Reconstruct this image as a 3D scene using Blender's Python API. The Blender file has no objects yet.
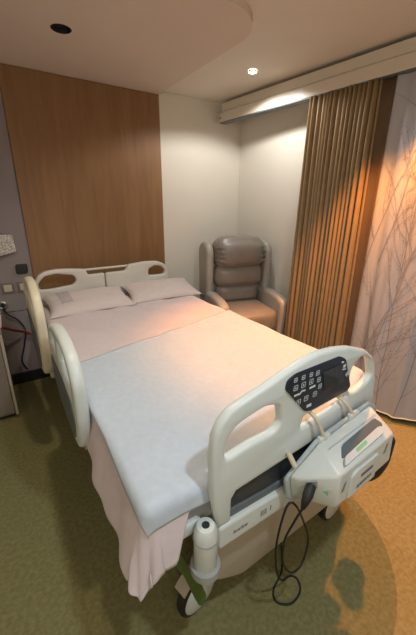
import bpy, bmesh, math, random
from mathutils import Vector, Matrix, noise
random.seed(7)
R = math.radians
scene = bpy.context.scene
COL = scene.collection

# ------------------------------------------------------------------ camera
cd = bpy.data.cameras.new('camera'); cam = bpy.data.objects.new('camera', cd); COL.objects.link(cam)
cd.sensor_fit = 'VERTICAL'; cd.sensor_height = 36.0; cd.lens = 321.37 / 635 * 36.0; cd.clip_start = 0.02
_y, _p, _r = R(-33.110), R(19.316), R(0.416)
F = Vector((-math.sin(_y)*math.cos(_p), math.cos(_y)*math.cos(_p), -math.sin(_p)))
RT = Vector((math.cos(_y), math.sin(_y), 0)); UP = RT.cross(F)
RT, UP = RT*math.cos(_r)+UP*math.sin(_r), UP*math.cos(_r)-RT*math.sin(_r)
M = Matrix((RT, UP, -F)).transposed().to_4x4(); M.translation = Vector((-0.4177, -2.7963, 1.5307))
cam.matrix_world = M
scene.camera = cam

# ------------------------------------------------------------------ world, exposure
w = bpy.data.worlds.new('world'); scene.world = w; w.use_nodes = True
w.node_tree.nodes['Background'].inputs[0].default_value = (0.9, 0.85, 0.8, 1)
w.node_tree.nodes['Background'].inputs[1].default_value = 0.16
scene.view_settings.view_transform = 'Standard'; scene.view_settings.look = 'None'
scene.view_settings.gamma = 1; scene.view_settings.use_curve_mapping = False
scene.view_settings.exposure = 0.25

# ------------------------------------------------------------------ lights
def spot(name, loc, target, power, color, angle, blend, size=0.04):
    l = bpy.data.lights.new(name, 'SPOT'); o = bpy.data.objects.new(name, l); COL.objects.link(o)
    l.energy = power; l.color = color; l.spot_size = R(angle); l.spot_blend = blend; l.shadow_soft_size = size
    o.location = loc; o.rotation_euler = (Vector(target)-Vector(loc)).to_track_quat('-Z', 'Y').to_euler()
    return o
spot('downlight_chair_light', (1.44, -0.54, 2.44), (1.44, -0.54, 0), 28, (1.0, 0.97, 0.92), 152, 0.3)
spot('downlight_warm_light', (1.60, -1.66, 2.42), (1.22, -1.58, 0), 215, (1.0, 0.36, 0.07), 74, 0.5, 0.03)
spot('downlight_bed_light', (-0.10, -1.45, 2.42), (-0.30, -1.6, 0), 33, (1.0, 0.88, 0.66), 140, 0.6)
spot('downlight_front_light', (0.22, -2.92, 2.44), (0.15, -2.5, 0), 52, (0.78, 0.91, 1.0), 145, 0.6, 0.05)
pl_ = bpy.data.lights.new('added_fill_light', 'POINT'); po_ = bpy.data.objects.new('added_fill_light', pl_); COL.objects.link(po_)  # added fill light behind the camera, brightens ceiling and walls; no real fitting
pl_.energy = 21; pl_.color = (1.0, 0.94, 0.86); pl_.shadow_soft_size = 0.2; po_.location = (-0.9, -3.8, 1.9)

# ------------------------------------------------------------------ materials
def mat(name, col, rough=0.6, metal=0.0, noise_amt=0.06, nscale=8.0, bump=0.0, bscale=200.0, spec=0.5, coat=0.0, emit=None, stretch=None):
    m = bpy.data.materials.new(name); m.use_nodes = True
    nt = m.node_tree; b = nt.nodes['Principled BSDF']
    b.inputs['Roughness'].default_value = rough; b.inputs['Metallic'].default_value = metal
    b.inputs['Specular IOR Level'].default_value = spec; b.inputs['Coat Weight'].default_value = coat
    tc = nt.nodes.new('ShaderNodeTexCoord'); mp = nt.nodes.new('ShaderNodeMapping')
    if stretch: mp.inputs['Scale'].default_value = stretch
    nt.links.new(tc.outputs['Object'], mp.inputs['Vector'])
    n = nt.nodes.new('ShaderNodeTexNoise'); n.inputs['Scale'].default_value = nscale; n.inputs['Detail'].default_value = 4
    nt.links.new(mp.outputs[0], n.inputs['Vector'])
    r = nt.nodes.new('ShaderNodeValToRGB')
    c = Vector(col[:3])
    r.color_ramp.elements[0].position = 0.3; r.color_ramp.elements[1].position = 0.7
    r.color_ramp.elements[0].color = (*(c*(1-noise_amt)), 1); r.color_ramp.elements[1].color = (*[min(1, v*(1+noise_amt)) for v in c], 1)
    nt.links.new(n.outputs['Fac'], r.inputs['Fac']); nt.links.new(r.outputs[0], b.inputs['Base Color'])
    if bump:
        n2 = nt.nodes.new('ShaderNodeTexNoise'); n2.inputs['Scale'].default_value = bscale
        nt.links.new(mp.outputs[0], n2.inputs['Vector'])
        bp = nt.nodes.new('ShaderNodeBump'); bp.inputs['Strength'].default_value = bump; bp.inputs['Distance'].default_value = 0.01
        nt.links.new(n2.outputs['Fac'], bp.inputs['Height']); nt.links.new(bp.outputs[0], b.inputs['Normal'])
    if emit:
        b.inputs['Emission Color'].default_value = (*emit[0], 1); b.inputs['Emission Strength'].default_value = emit[1]
    return m

MT = {}
MT['wall'] = mat('wall_paint', (0.70, 0.66, 0.58), 0.9, nscale=2, noise_amt=0.02, bump=0.03, bscale=400)
MT['leftwall'] = mat('wall_cladding', (0.24, 0.205, 0.21), 0.75, nscale=3, noise_amt=0.04)
MT['ceiling'] = mat('ceiling_paint', (0.76, 0.71, 0.63), 0.95, nscale=2, noise_amt=0.02)
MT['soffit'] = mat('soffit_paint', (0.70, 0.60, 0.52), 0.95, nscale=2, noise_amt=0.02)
MT['white'] = mat('white_plastic', (0.60, 0.64, 0.62), 0.38, nscale=5, noise_amt=0.02)
MT['cream'] = mat('cream_plastic', (0.62, 0.56, 0.42), 0.4, nscale=5, noise_amt=0.03)
MT['hbgrey'] = mat('pale_grey_plastic', (0.56, 0.54, 0.50), 0.45, nscale=5, noise_amt=0.03)
MT['darkgrey'] = mat('dark_grey_plastic', (0.035, 0.045, 0.05), 0.4, nscale=9, noise_amt=0.1)
MT['slate'] = mat('slate_plastic', (0.11, 0.13, 0.14), 0.45, nscale=9, noise_amt=0.05)
MT['midgrey'] = mat('mid_grey_plastic', (0.33, 0.34, 0.34), 0.5)
MT['beige'] = mat('beige_metal_cover', (0.42, 0.36, 0.28), 0.5, nscale=4, noise_amt=0.04)
MT['black'] = mat('black_rubber', (0.012, 0.012, 0.013), 0.6)
MT['screen'] = mat('dark_display', (0.030, 0.036, 0.046), 0.15, nscale=4, noise_amt=0.1)
MT['navy'] = mat('control_membrane', (0.012, 0.02, 0.035), 0.3, nscale=6, noise_amt=0.1)
MT['marks'] = mat('printed_marks', (0.62, 0.68, 0.72), 0.5)
MT['pumpwhite'] = mat('pump_white_plastic', (0.60, 0.63, 0.60), 0.4, nscale=6, noise_amt=0.02)
MT['pumpgrey'] = mat('pump_grey_plastic', (0.40, 0.44, 0.45), 0.45)
MT['green'] = mat('green_plastic', (0.07, 0.12, 0.022), 0.45, noise_amt=0.15)
MT['label'] = mat('green_label', (0.22, 0.55, 0.30), 0.6)
MT['steel'] = mat('brushed_steel', (0.55, 0.55, 0.53), 0.3, metal=0.9)
MT['leather'] = mat('grey_leather', (0.235, 0.205, 0.178), 0.36, nscale=14, noise_amt=0.08, bump=0.12, bscale=120, spec=0.5)
MT['leatherpale'] = mat('pale_grey_leather', (0.36, 0.335, 0.295), 0.42, nscale=14, noise_amt=0.06, bump=0.1, bscale=120)
MT['sheet'] = mat('pink_cotton', (0.62, 0.54, 0.56), 0.9, nscale=30, noise_amt=0.03, bump=0.12, bscale=500, spec=0.2)
MT['blanket'] = mat('pale_blue_cotton', (0.50, 0.56, 0.64), 0.92, nscale=40, noise_amt=0.04, bump=0.18, bscale=500, spec=0.2)
MT['pillow'] = mat('pillow_cotton', (0.58, 0.51, 0.50), 0.9, nscale=30, noise_amt=0.03, bump=0.1, bscale=300, spec=0.2)
MT['pillowgrey'] = mat('grey_printed_patch', (0.42, 0.37, 0.38), 0.9)
MT['mattress'] = mat('mattress_cover', (0.50, 0.42, 0.43), 0.7)
MT['curtain'] = mat('brown_satin_curtain', (0.27, 0.185, 0.095), 0.5, nscale=20, noise_amt=0.08, bump=0.1, bscale=300)
MT['curtainedge'] = mat('dark_brown_lining', (0.12, 0.075, 0.04), 0.8)
MT['branch'] = mat('grey_branch_print', (0.30, 0.265, 0.275), 0.9)
MT['hem'] = mat('white_hem_tape', (0.78, 0.75, 0.70), 0.9)
MT['valance'] = mat('cream_boxed_rail', (0.66, 0.60, 0.50), 0.35, nscale=4, noise_amt=0.02)
MT['skirting'] = mat('black_skirting', (0.012, 0.011, 0.011), 0.5)
MT['cab'] = mat('taupe_laminate', (0.22, 0.18, 0.155), 0.5, nscale=5, noise_amt=0.04)
MT['cabtop'] = mat('pale_pink_tray', (0.60, 0.42, 0.38), 0.5)
MT['red'] = mat('red_hose', (0.22, 0.02, 0.02), 0.5)
MT['plate'] = mat('cream_socket_plate', (0.50, 0.44, 0.33), 0.4)
MT['bezel'] = mat('grey_socket_frame', (0.16, 0.13, 0.11), 0.5)
MT['lampface'] = mat('lamp_lens', (0.9, 0.9, 0.85), 0.4, emit=((1.0, 0.96, 0.86), 30.0))
MT['dark'] = mat('dark_recess', (0.01, 0.009, 0.009), 0.8)

def wood_mat():
    m = bpy.data.materials.new('oak_veneer'); m.use_nodes = True; nt = m.node_tree; b = nt.nodes['Principled BSDF']
    tc = nt.nodes.new('ShaderNodeTexCoord'); mp = nt.nodes.new('ShaderNodeMapping'); mp.inputs['Scale'].default_value = (9, 9, 0.7)
    nt.links.new(tc.outputs['Object'], mp.inputs['Vector'])
    n = nt.nodes.new('ShaderNodeTexNoise'); n.inputs['Scale'].default_value = 1.6; n.inputs['Detail'].default_value = 8; n.inputs['Distortion'].default_value = 1.2
    nt.links.new(mp.outputs[0], n.inputs['Vector'])
    mp2 = nt.nodes.new('ShaderNodeMapping'); mp2.inputs['Scale'].default_value = (70, 70, 2.5)
    nt.links.new(tc.outputs['Object'], mp2.inputs['Vector'])
    n2 = nt.nodes.new('ShaderNodeTexNoise'); n2.inputs['Scale'].default_value = 2; n2.inputs['Detail'].default_value = 3
    nt.links.new(mp2.outputs[0], n2.inputs['Vector'])
    mx = nt.nodes.new('ShaderNodeMix'); mx.data_type = 'FLOAT'; mx.inputs[0].default_value = 0.3
    nt.links.new(n.outputs['Fac'], mx.inputs[2]); nt.links.new(n2.outputs['Fac'], mx.inputs[3])
    r = nt.nodes.new('ShaderNodeValToRGB'); e = r.color_ramp.elements
    e[0].position = 0.32; e[0].color = (0.195, 0.095, 0.034, 1); e[1].position = 0.72; e[1].color = (0.275, 0.145, 0.058, 1)
    nt.links.new(mx.outputs[0], r.inputs[0]); nt.links.new(r.outputs[0], b.inputs['Base Color'])
    b.inputs['Roughness'].default_value = 0.55
    return m
MT['wood'] = wood_mat()

def carpet_mat():
    m = bpy.data.materials.new('inlaid_carpet'); m.use_nodes = True; nt = m.node_tree; b = nt.nodes['Principled BSDF']
    b.inputs['Roughness'].default_value = 1.0; b.inputs['Specular IOR Level'].default_value = 0.1
    tc = nt.nodes.new('ShaderNodeTexCoord')
    n = nt.nodes.new('ShaderNodeTexNoise'); n.inputs['Scale'].default_value = 55; n.inputs['Detail'].default_value = 6
    nt.links.new(tc.outputs['Object'], n.inputs['Vector'])
    def ramp(c0, c1):
        r = nt.nodes.new('ShaderNodeValToRGB'); e = r.color_ramp.elements
        e[0].position = 0.35; e[0].color = (*c0, 1); e[1].position = 0.65; e[1].color = (*c1, 1)
        nt.links.new(n.outputs['Fac'], r.inputs[0]); return r
    g = ramp((0.20, 0.185, 0.082), (0.265, 0.245, 0.115)); t = ramp((0.31, 0.25, 0.11), (0.41, 0.335, 0.155))
    # round inlay: distance to its centre
    d = nt.nodes.new('ShaderNodeVectorMath'); d.operation = 'DISTANCE'; d.inputs[1].default_value = (0.43, -1.99, 0.0)
    nt.links.new(tc.outputs['Object'], d.inputs[0])
    gt = nt.nodes.new('ShaderNodeMath'); gt.operation = 'GREATER_THAN'; gt.inputs[1].default_value = 0.585
    nt.links.new(d.outputs['Value'], gt.inputs[0])
    sp = nt.nodes.new('ShaderNodeSeparateXYZ'); nt.links.new(tc.outputs['Object'], sp.inputs[0])
    gx = nt.nodes.new('ShaderNodeMath'); gx.operation = 'GREATER_THAN'; gx.inputs[1].default_value = 0.5
    nt.links.new(sp.outputs['X'], gx.inputs[0])
    ml = nt.nodes.new('ShaderNodeMath'); ml.operation = 'MULTIPLY'
    lin_ = nt.nodes.new('ShaderNodeVectorMath'); lin_.operation = 'DOT_PRODUCT'; lin_.inputs[1].default_value = (1, .85, 0)
    nt.links.new(tc.outputs['Object'], lin_.inputs[0])
    lt = nt.nodes.new('ShaderNodeMath'); lt.operation = 'LESS_THAN'; lt.inputs[1].default_value = 0.231
    nt.links.new(lin_.outputs['Value'], lt.inputs[0])
    m0 = nt.nodes.new('ShaderNodeMath'); m0.operation = 'MULTIPLY'
    nt.links.new(gt.outputs[0], m0.inputs[0]); nt.links.new(lt.outputs[0], m0.inputs[1])
    nt.links.new(m0.outputs[0], ml.inputs[0]); nt.links.new(gx.outputs[0], ml.inputs[1])
    mx = nt.nodes.new('ShaderNodeMix'); mx.data_type = 'RGBA'
    nt.links.new(ml.outputs[0], mx.inputs[0]); nt.links.new(g.outputs[0], mx.inputs[6]); nt.links.new(t.outputs[0], mx.inputs[7])
    nt.links.new(mx.outputs[2], b.inputs['Base Color'])
    n2 = nt.nodes.new('ShaderNodeTexNoise'); n2.inputs['Scale'].default_value = 260
    nt.links.new(tc.outputs['Object'], n2.inputs['Vector'])
    bp = nt.nodes.new('ShaderNodeBump'); bp.inputs['Strength'].default_value = 0.6; bp.inputs['Distance'].default_value = 0.01
    nt.links.new(n2.outputs['Fac'], bp.inputs['Height']); nt.links.new(bp.outputs[0], b.inputs['Normal'])
    return m
MT['carpet'] = carpet_mat()

def sheer_mat():
    m = bpy.data.materials.new('sheer_voile'); m.use_nodes = True; nt = m.node_tree; b = nt.nodes['Principled BSDF']
    b.inputs['Base Color'].default_value = (0.60, 0.55, 0.55, 1); b.inputs['Roughness'].default_value = 0.9
    tc = nt.nodes.new('ShaderNodeTexCoord'); wv = nt.nodes.new('ShaderNodeTexWave'); wv.bands_direction = 'Z'
    wv.inputs['Scale'].default_value = 60; wv.inputs['Distortion'].default_value = 3; wv.inputs['Detail Scale'].default_value = 3
    nt.links.new(tc.outputs['Object'], wv.inputs['Vector'])
    r = nt.nodes.new('ShaderNodeValToRGB'); r.color_ramp.elements[0].color = (0.43, 0.43, 0.47, 1); r.color_ramp.elements[1].color = (0.54, 0.53, 0.57, 1)
    nt.links.new(wv.outputs[0], r.inputs[0]); nt.links.new(r.outputs[0], b.inputs['Base Color'])
    tr = nt.nodes.new('ShaderNodeBsdfTranslucent'); tr.inputs[0].default_value = (0.6, 0.55, 0.55, 1)
    mx = nt.nodes.new('ShaderNodeMixShader'); mx.inputs[0].default_value = 0.15
    out = nt.nodes['Material Output']
    nt.links.new(b.outputs[0], mx.inputs[1]); nt.links.new(tr.outputs[0], mx.inputs[2]); nt.links.new(mx.outputs[0], out.inputs[0])
    return m
MT['sheer'] = sheer_mat()
def paper_mat():
    m = mat('speckled_foil', (0.45, 0.42, 0.38), 0.35, nscale=90, noise_amt=0.6)
    return m
MT['foil'] = paper_mat()

# ------------------------------------------------------------------ builders
def tag(o, label=None, cat=None, group=None, kind=None):
    if label: o['label'] = label
    if cat: o['category'] = cat
    if group: o['group'] = group
    if kind: o['kind'] = kind
    return o
def thing(name, label, cat, loc=(0, 0, 0), rz=0, group=None):
    o = bpy.data.objects.new(name, None); COL.objects.link(o); o.empty_display_size = 0.1
    o.location = loc; o.rotation_euler = (0, 0, rz); return tag(o, label, cat, group)
def origin(p):
    v = Vector((0, 0, 0))
    while p is not None: v += p.location; p = p.parent
    return v
def link(name, me, m, parent=None, smooth=True, bevel=0, seg=2, local=False, subsurf=0, angle=40):
    """mesh in world coordinates (or in the parent's, local=True) -> object with its origin at its centre"""
    ms = m if isinstance(m, (list, tuple)) else [m]
    for x in ms: me.materials.append(MT[x])
    off = Vector((0, 0, 0)) if local else origin(parent)
    if me.vertices:
        lo = Vector([min(v.co[i] for v in me.vertices) for i in range(3)]); hi = Vector([max(v.co[i] for v in me.vertices) for i in range(3)])
        c = (lo+hi)/2; c.z = lo.z
    else: c = Vector((0, 0, 0))
    if name in ('floor',): c = Vector((0, 0, 0))
    me.transform(Matrix.Translation(-c))
    o = bpy.data.objects.new(name, me); COL.objects.link(o); o.parent = parent
    if local and parent is not None and parent.get('_off'):
        pass
    o.location = c - off
    if local and parent is not None:
        # nested local part: subtract the part's own origin
        q = parent; v = Vector((0, 0, 0))
        while q is not None and q.parent is not None: v += q.location; q = q.parent
        o.location = c - v
    for p in me.polygons: p.use_smooth = smooth
    if bevel:
        b = o.modifiers.new('bevel', 'BEVEL'); b.width = bevel; b.segments = seg; b.limit_method = 'ANGLE'; b.angle_limit = R(angle); b.harden_normals = False
    if subsurf:
        s = o.modifiers.new('sub', 'SUBSURF'); s.levels = subsurf; s.render_levels = subsurf
    if smooth and not subsurf:
        try: me.set_sharp_from_angle(angle=R(45))
        except Exception: pass
    return o
def me_py(verts, faces, mi=None):
    me = bpy.data.meshes.new('m'); me.from_pydata([tuple(v) for v in verts], [], faces); me.update()
    if mi:
        for p, k in zip(me.polygons, mi): p.material_index = k
    bm = bmesh.new(); bm.from_mesh(me); bmesh.ops.recalc_face_normals(bm, faces=bm.faces[:]); bm.to_mesh(me); bm.free()
    return me
def box_geo(x0, x1, y0, y1, z0, z1, V=None, Fs=None):
    V = [] if V is None else V; Fs = [] if Fs is None else Fs
    n = len(V)
    V += [(x, y, z) for z in (z0, z1) for y in (y0, y1) for x in (x0, x1)]
    Fs += [tuple(n+i for i in f) for f in ((0, 2, 3, 1), (4, 5, 7, 6), (0, 1, 5, 4), (2, 6, 7, 3), (0, 4, 6, 2), (1, 3, 7, 5))]
    return V, Fs
def box(name, x0, x1, y0, y1, z0, z1, m, parent=None, bevel=0.004, **k):
    V, Fs = box_geo(x0, x1, y0, y1, z0, z1)
    return link(name, me_py(V, Fs), m, parent, bevel=bevel, **k)
def fillet(pts, r, n=5):
    out = []
    N = len(pts)
    for i in range(N):
        p0, p1, p2 = Vector(pts[i-1]), Vector(pts[i]), Vector(pts[(i+1) % N])
        rr = min(r, (p0-p1).length*0.45, (p2-p1).length*0.45)
        a = p1+(p0-p1).normalized()*rr; b = p1+(p2-p1).normalized()*rr
        for k in range(n+1):
            t = k/n; out.append((a*(1-t)**2+p1*2*t*(1-t)+b*t*t)[:])
    return out
def plate_me(outer, holes, thick, bev, axes, org):
    """2-D outline with holes -> thick plate.  axes = (u, v, w) vectors; plate spans w in [0, thick]"""
    cu = bpy.data.curves.new('c', 'CURVE'); cu.dimensions = '2D'; cu.fill_mode = 'BOTH'
    cu.extrude = max(thick/2-bev, 0.0001); cu.bevel_depth = bev; cu.bevel_resolution = 2; cu.offset = -bev
    for loop in [outer]+list(holes):
        s = cu.splines.new('POLY'); s.points.add(len(loop)-1); s.use_cyclic_u = True
        for p, q in zip(s.points, loop): p.co = (q[0], q[1], 0, 1)
    o = bpy.data.objects.new('c', cu); COL.objects.link(o)
    dg = bpy.context.evaluated_depsgraph_get(); dg.update()
    me = bpy.data.meshes.new_from_object(o.evaluated_get(dg))
    bpy.data.objects.remove(o); bpy.data.curves.remove(cu)
    me.materials.clear()
    U, V, W = [Vector(a) for a in axes]; O = Vector(org)
    for v in me.vertices: c = v.co.copy(); v.co = O+U*c.x+V*c.y+W*(c.z+thick/2)
    bm = bmesh.new(); bm.from_mesh(me); bmesh.ops.remove_doubles(bm, verts=bm.verts[:], dist=1e-5)
    bmesh.ops.recalc_face_normals(bm, faces=bm.faces[:]); bm.to_mesh(me); bm.free()
    return me
def plate(name, outer, holes, thick, bev, axes, org, m, parent=None, **k):
    return link(name, plate_me(outer, holes, thick, bev, axes, org), m, parent, **k)
XZ = ((1, 0, 0), (0, 0, 1), (0, -1, 0))      # plate in the X-Z plane, thickness towards the viewer (-y)
YZ = ((0, 1, 0), (0, 0, 1), (1, 0, 0))       # plate in the Y-Z plane, thickness towards +x
def tube_geo(pts, rad, n=8, V=None, Fs=None):
    V = [] if V is None else V; Fs = [] if Fs is None else Fs
    pts = [Vector(p) for p in pts]; rads = rad if isinstance(rad, (list, tuple)) else [rad]*len(pts)
    base = len(V); prev = None
    for i, p in enumerate(pts):
        t = (pts[min(i+1, len(pts)-1)]-pts[max(i-1, 0)]).normalized()
        if prev is None:
            a = t.orthogonal().normalized()
        else: a = (prev-t*prev.dot(t)).normalized()
        prev = a; b = t.cross(a)
        for k in range(n):
            an = 2*math.pi*k/n; V.append(tuple(p+(a*math.cos(an)+b*math.sin(an))*rads[i]))
    for i in range(len(pts)-1):
        for k in range(n):
            k2 = (k+1) % n; o = base+i*n; Fs.append((o+k, o+k2, o+n+k2, o+n+k))
    Fs.append(tuple(base+k for k in range(n))[::-1]); o = base+(len(pts)-1)*n; Fs.append(tuple(o+k for k in range(n)))
    return V, Fs
def tube(name, pts, rad, m, parent=None, n=8, **k):
    V, Fs = tube_geo(pts, rad, n); return link(name, me_py(V, Fs), m, parent, **k)
def smooth_path(pts, n=6):
    P = [Vector(p) for p in pts]; out = []
    for i in range(len(P)-1):
        p0, p1, p2, p3 = P[max(i-1, 0)], P[i], P[i+1], P[min(i+2, len(P)-1)]
        for k in range(n):
            t = k/n
            out.append(0.5*((2*p1)+(p2-p0)*t+(2*p0-5*p1+4*p2-p3)*t*t+(3*p1-p0-3*p2+p3)*t**3))
    out.append(P[-1]); return out
def lathe(name, prof, m, parent=None, n=28, axis='z', at=(0, 0, 0), direction=None, mi=None, cap=True, **k):
    V = []; Fs = []; MI = []
    D = Vector(direction or (0, 0, 1)).normalized(); A = D.orthogonal().normalized(); B = D.cross(A); O = Vector(at)
    for r, h in prof:
        for i in range(n):
            an = 2*math.pi*i/n; V.append(O+D*h+(A*math.cos(an)+B*math.sin(an))*r)
    for j in range(len(prof)-1):
        for i in range(n):
            i2 = (i+1) % n; Fs.append((j*n+i, j*n+i2, (j+1)*n+i2, (j+1)*n+i)); MI.append(mi[j] if mi else 0)
    if cap:
        Fs.append(tuple(range(n))[::-1]); MI.append(mi[0] if mi else 0)
        Fs.append(tuple((len(prof)-1)*n+i for i in range(n))); MI.append(mi[-1] if mi else 0)
    return link(name, me_py(V, Fs, MI), m, parent, **k)
def grid_me(fn, nu, nv, thick=0.0):
    V = []; Fs = []
    for j in range(nv+1):
        for i in range(nu+1): V.append(fn(i/nu, j/nv))
    for j in range(nv):
        for i in range(nu):
            a = j*(nu+1)+i; Fs.append((a, a+1, a+nu+2, a+nu+1))
    return me_py(V, Fs)
def solid(o, t, off=-1):
    s = o.modifiers.new('solid', 'SOLIDIFY'); s.thickness = t; s.offset = off; return o

# ------------------------------------------------------------------ the room
WY = 0.276           # back wall
def wallx(y): return 1.985+0.03*(WY-y)
X0, Y0, ZC, ZS = -1.7, -4.3, 2.49, 2.452
def quadbox(name, pts, z0, z1, m, kind='structure', bevel=0):
    V = [(x, y, z0) for x, y in pts]+[(x, y, z1) for x, y in pts]; n = len(pts)
    Fs = [tuple(range(n)), tuple(range(n, 2*n))]+[(i, (i+1) % n, n+(i+1) % n, n+i) for i in range(n)]
    return tag(link(name, me_py(V, Fs), m, smooth=False, bevel=bevel), kind=kind)
quadbox('floor', [(X0, Y0), (2.3, Y0), (2.3, WY+.1), (X0, WY+.1)], -0.05, 0, 'carpet')
quadbox('ceiling', [(X0, Y0), (2.3, Y0), (2.3, WY+.1), (X0, WY+.1)], ZC, ZC+.05, 'ceiling')
quadbox('wall_back', [(X0, WY), (2.1, WY), (2.1, WY+.1), (X0, WY+.1)], 0, ZC, 'wall')
quadbox('wall_right', [(wallx(WY), WY), (wallx(Y0), Y0), (wallx(Y0)+.08, Y0), (wallx(WY)+.08, WY)], 0, ZC, 'wall')
quadbox('wall_left', [(X0-.08, Y0), (X0, Y0), (X0, WY+.1), (X0-.08, WY+.1)], 0, ZC, 'wall')
quadbox('wall_front', [(X0, Y0-.08), (2.3, Y0-.08), (2.3, Y0), (X0, Y0)], 0, ZC, 'wall')
# cladding left of the veneer, in rows with a groove between
V = []; Fs = []
box_geo(X0, -0.195, WY-.02, WY-.001, 0.10, 0.665, V, Fs); box_geo(X0, -0.195, WY-.02, WY-.001, 0.672, 2.449, V, Fs)
tag(link('trim_1', me_py(V, Fs), 'leftwall', bevel=.0015), kind='structure')
tag(box('trim_2', -0.193, 1.030, WY-.028, WY-.001, 0.10, 2.449, 'wood', bevel=.002), kind='structure')
tag(box('baseboard_back', X0, 1.98, WY-.034, WY, 0, 0.10, 'skirting', bevel=.003), kind='structure')
quadbox('baseboard_right', [(wallx(WY)-.015, WY-.04), (wallx(Y0)-.015, Y0), (wallx(Y0), Y0), (wallx(WY), WY-.04)], 0, 0.10, 'skirting')
# lowered ceiling with one rounded corner and a round dark opening
cx, cy, rr = 0.73, -0.91, 0.30
outer = [(X0, WY), (1.03, WY)]+[(cx+rr*math.cos(R(-a)), cy+rr*math.sin(R(-a))) for a in range(0, 91, 6)]+[(X0, cy-rr)]
hole = [(0.10+.052*math.cos(R(a)), -0.48+.052*math.sin(R(a))) for a in range(0, 360, 12)]
me = plate_me(outer, [hole], ZC-ZS, 0.0, ((1, 0, 0), (0, 1, 0), (0, 0, 1)), (0, 0, ZS))
tag(link('trim_3', me, 'soffit', smooth=False), kind='structure')
# downlights
def downlight(x, y, z, r, lit, label):
    t = thing('downlight', label, 'ceiling light', (x, y, z-.014))
    lathe('trim_ring', [(r*.78, .003), (r*.78, 0), (r, 0), (r, .004), (r*.9, .012), (r*.78, .012)], 'valance' if lit else 'black', t, cap=False, at=(x, y, z-.014))
    lathe('lens', [(r*.02, .006), (r*.77, .006), (r*.77, .010), (r*.02, .010)], 'lampface' if lit else 'dark', t, at=(x, y, z-.014))
    return t
downlight(1.44, -0.54, ZC, .038, True, 'small round lit white downlight in the ceiling above the recliner')
tag(lathe('ceiling_opening', [(.001, .022), (.047, .022), (.050, .0), (.054, -.002), (.056, .0), (.052, .03), (.001, .03)], 'dark', at=(0.10, -0.48, ZS)), 'round black unlit fitting in the lowered ceiling above the wood panel', 'ceiling fitting')

# ------------------------------------------------------------------ boxed curtain rail
def along(P, Q, t): return Vector(P).lerp(Vector(Q), t)
ra, rb = Vector((1.655, 0.215, 0)), Vector((1.99, -3.2, 0))
rd = (rb-ra).normalized(); rn = Vector((rd.y, -rd.x, 0))
if rn.x > 0: rn = -rn
def railbox(name, d0, d1, z0, z1, s0, m, parent, bevel=.004):
    a = ra+rd*s0; V = []
    for z in (z0, z1):
        for p in (a+rn*d0, rb+rn*d0, rb+rn*d1, a+rn*d1): V.append((p.x, p.y, z))
    Fs = [(0, 1, 2, 3), (4, 5, 6, 7), (0, 1, 5, 4), (1, 2, 6, 5), (2, 3, 7, 6), (3, 0, 4, 7)]
    return link(name, me_py(V, Fs), m, parent, bevel=bevel)
cr = thing('curtain_rail', 'long cream boxed curtain rail under the ceiling along the window side', 'curtain rail', (1.7, 0.2, 2.30))
railbox('lower_box', -.10, 0.0, 2.302, 2.385, 0, 'valance', cr)
railbox('upper_box', -.10, -.012, 2.388, 2.462, .03, 'valance', cr)
railbox('runner_track', -.085, -.004, 2.294, 2.303, .01, 'slate', cr, bevel=.001)
p = ra+rd*.01
tube('end_bracket', smooth_path([(p.x+.00, p.y, 2.36), (p.x-.01, p.y+.025, 2.375), (p.x-.015, p.y+.045, 2.36), (p.x-.015, p.y+.055, 2.31)]), .008, 'valance', cr)
q = ra+rn*.004+rd*.03
lathe('fixing_screw', [(.001, 0), (.009, 0), (.009, .004), (.001, .006)], 'slate', cr, n=12, at=(q.x, q.y, 2.335), direction=rn)

# ------------------------------------------------------------------ brown curtain
def path_at(P, t):
    L = [0]
    for a, b in zip(P, P[1:]): L.append(L[-1]+(Vector(b)-Vector(a)).length)
    s = t*L[-1]
    for i in range(len(P)-1):
        if s <= L[i+1] or i == len(P)-2:
            k = (s-L[i])/(L[i+1]-L[i]); return Vector(P[i]).lerp(Vector(P[i+1]), k)
CP = [(1.775, -0.845), (1.80, -1.10), (1.83, -1.365)]
nrm = Vector((-0.99, -.11))
folds = 15.5
def cur(u, v):
    z = 0.03+v*(2.30-.03)
    uu = u+0.012*math.sin(u*17+1)
    p = path_at(CP, u); low = 1-v
    ph = uu*folds*2*math.pi+.5*math.sin(z*1.3+u*5)*low
    amp = .016+.020*low**.7+.008*math.sin(u*23)
    s = math.sin(ph); s = math.copysign(abs(s)**.75, s)
    off = amp*s*(.5+.5*min(1, (1-u)*14))
    tt = .010*math.cos(ph)*low
    y = p.y+tt-(.02*low if u > .85 else 0)*(u-.85)/.15+.03*low*(1-u)
    return (p.x+nrm.x*off, y, z)
ct = solid(link('brown_curtain', grid_me(cur, 300, 24), 'curtain'), .004)
tag(ct, 'heavy brown satin curtain gathered in deep vertical folds beside the recliner', 'curtain')
# the flat dark return edge at the right side of the gathered curtain
def lin(u, v):
    z = .03+v*2.27; a = Vector((1.825, -1.345)); b = Vector((1.85, -1.425-.02*v)); p = a.lerp(b, u); return (p.x+.012*math.sin(u*3.1), p.y, z)
solid(link('lining_edge', grid_me(lin, 10, 12), 'curtainedge', ct), .004)

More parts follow.
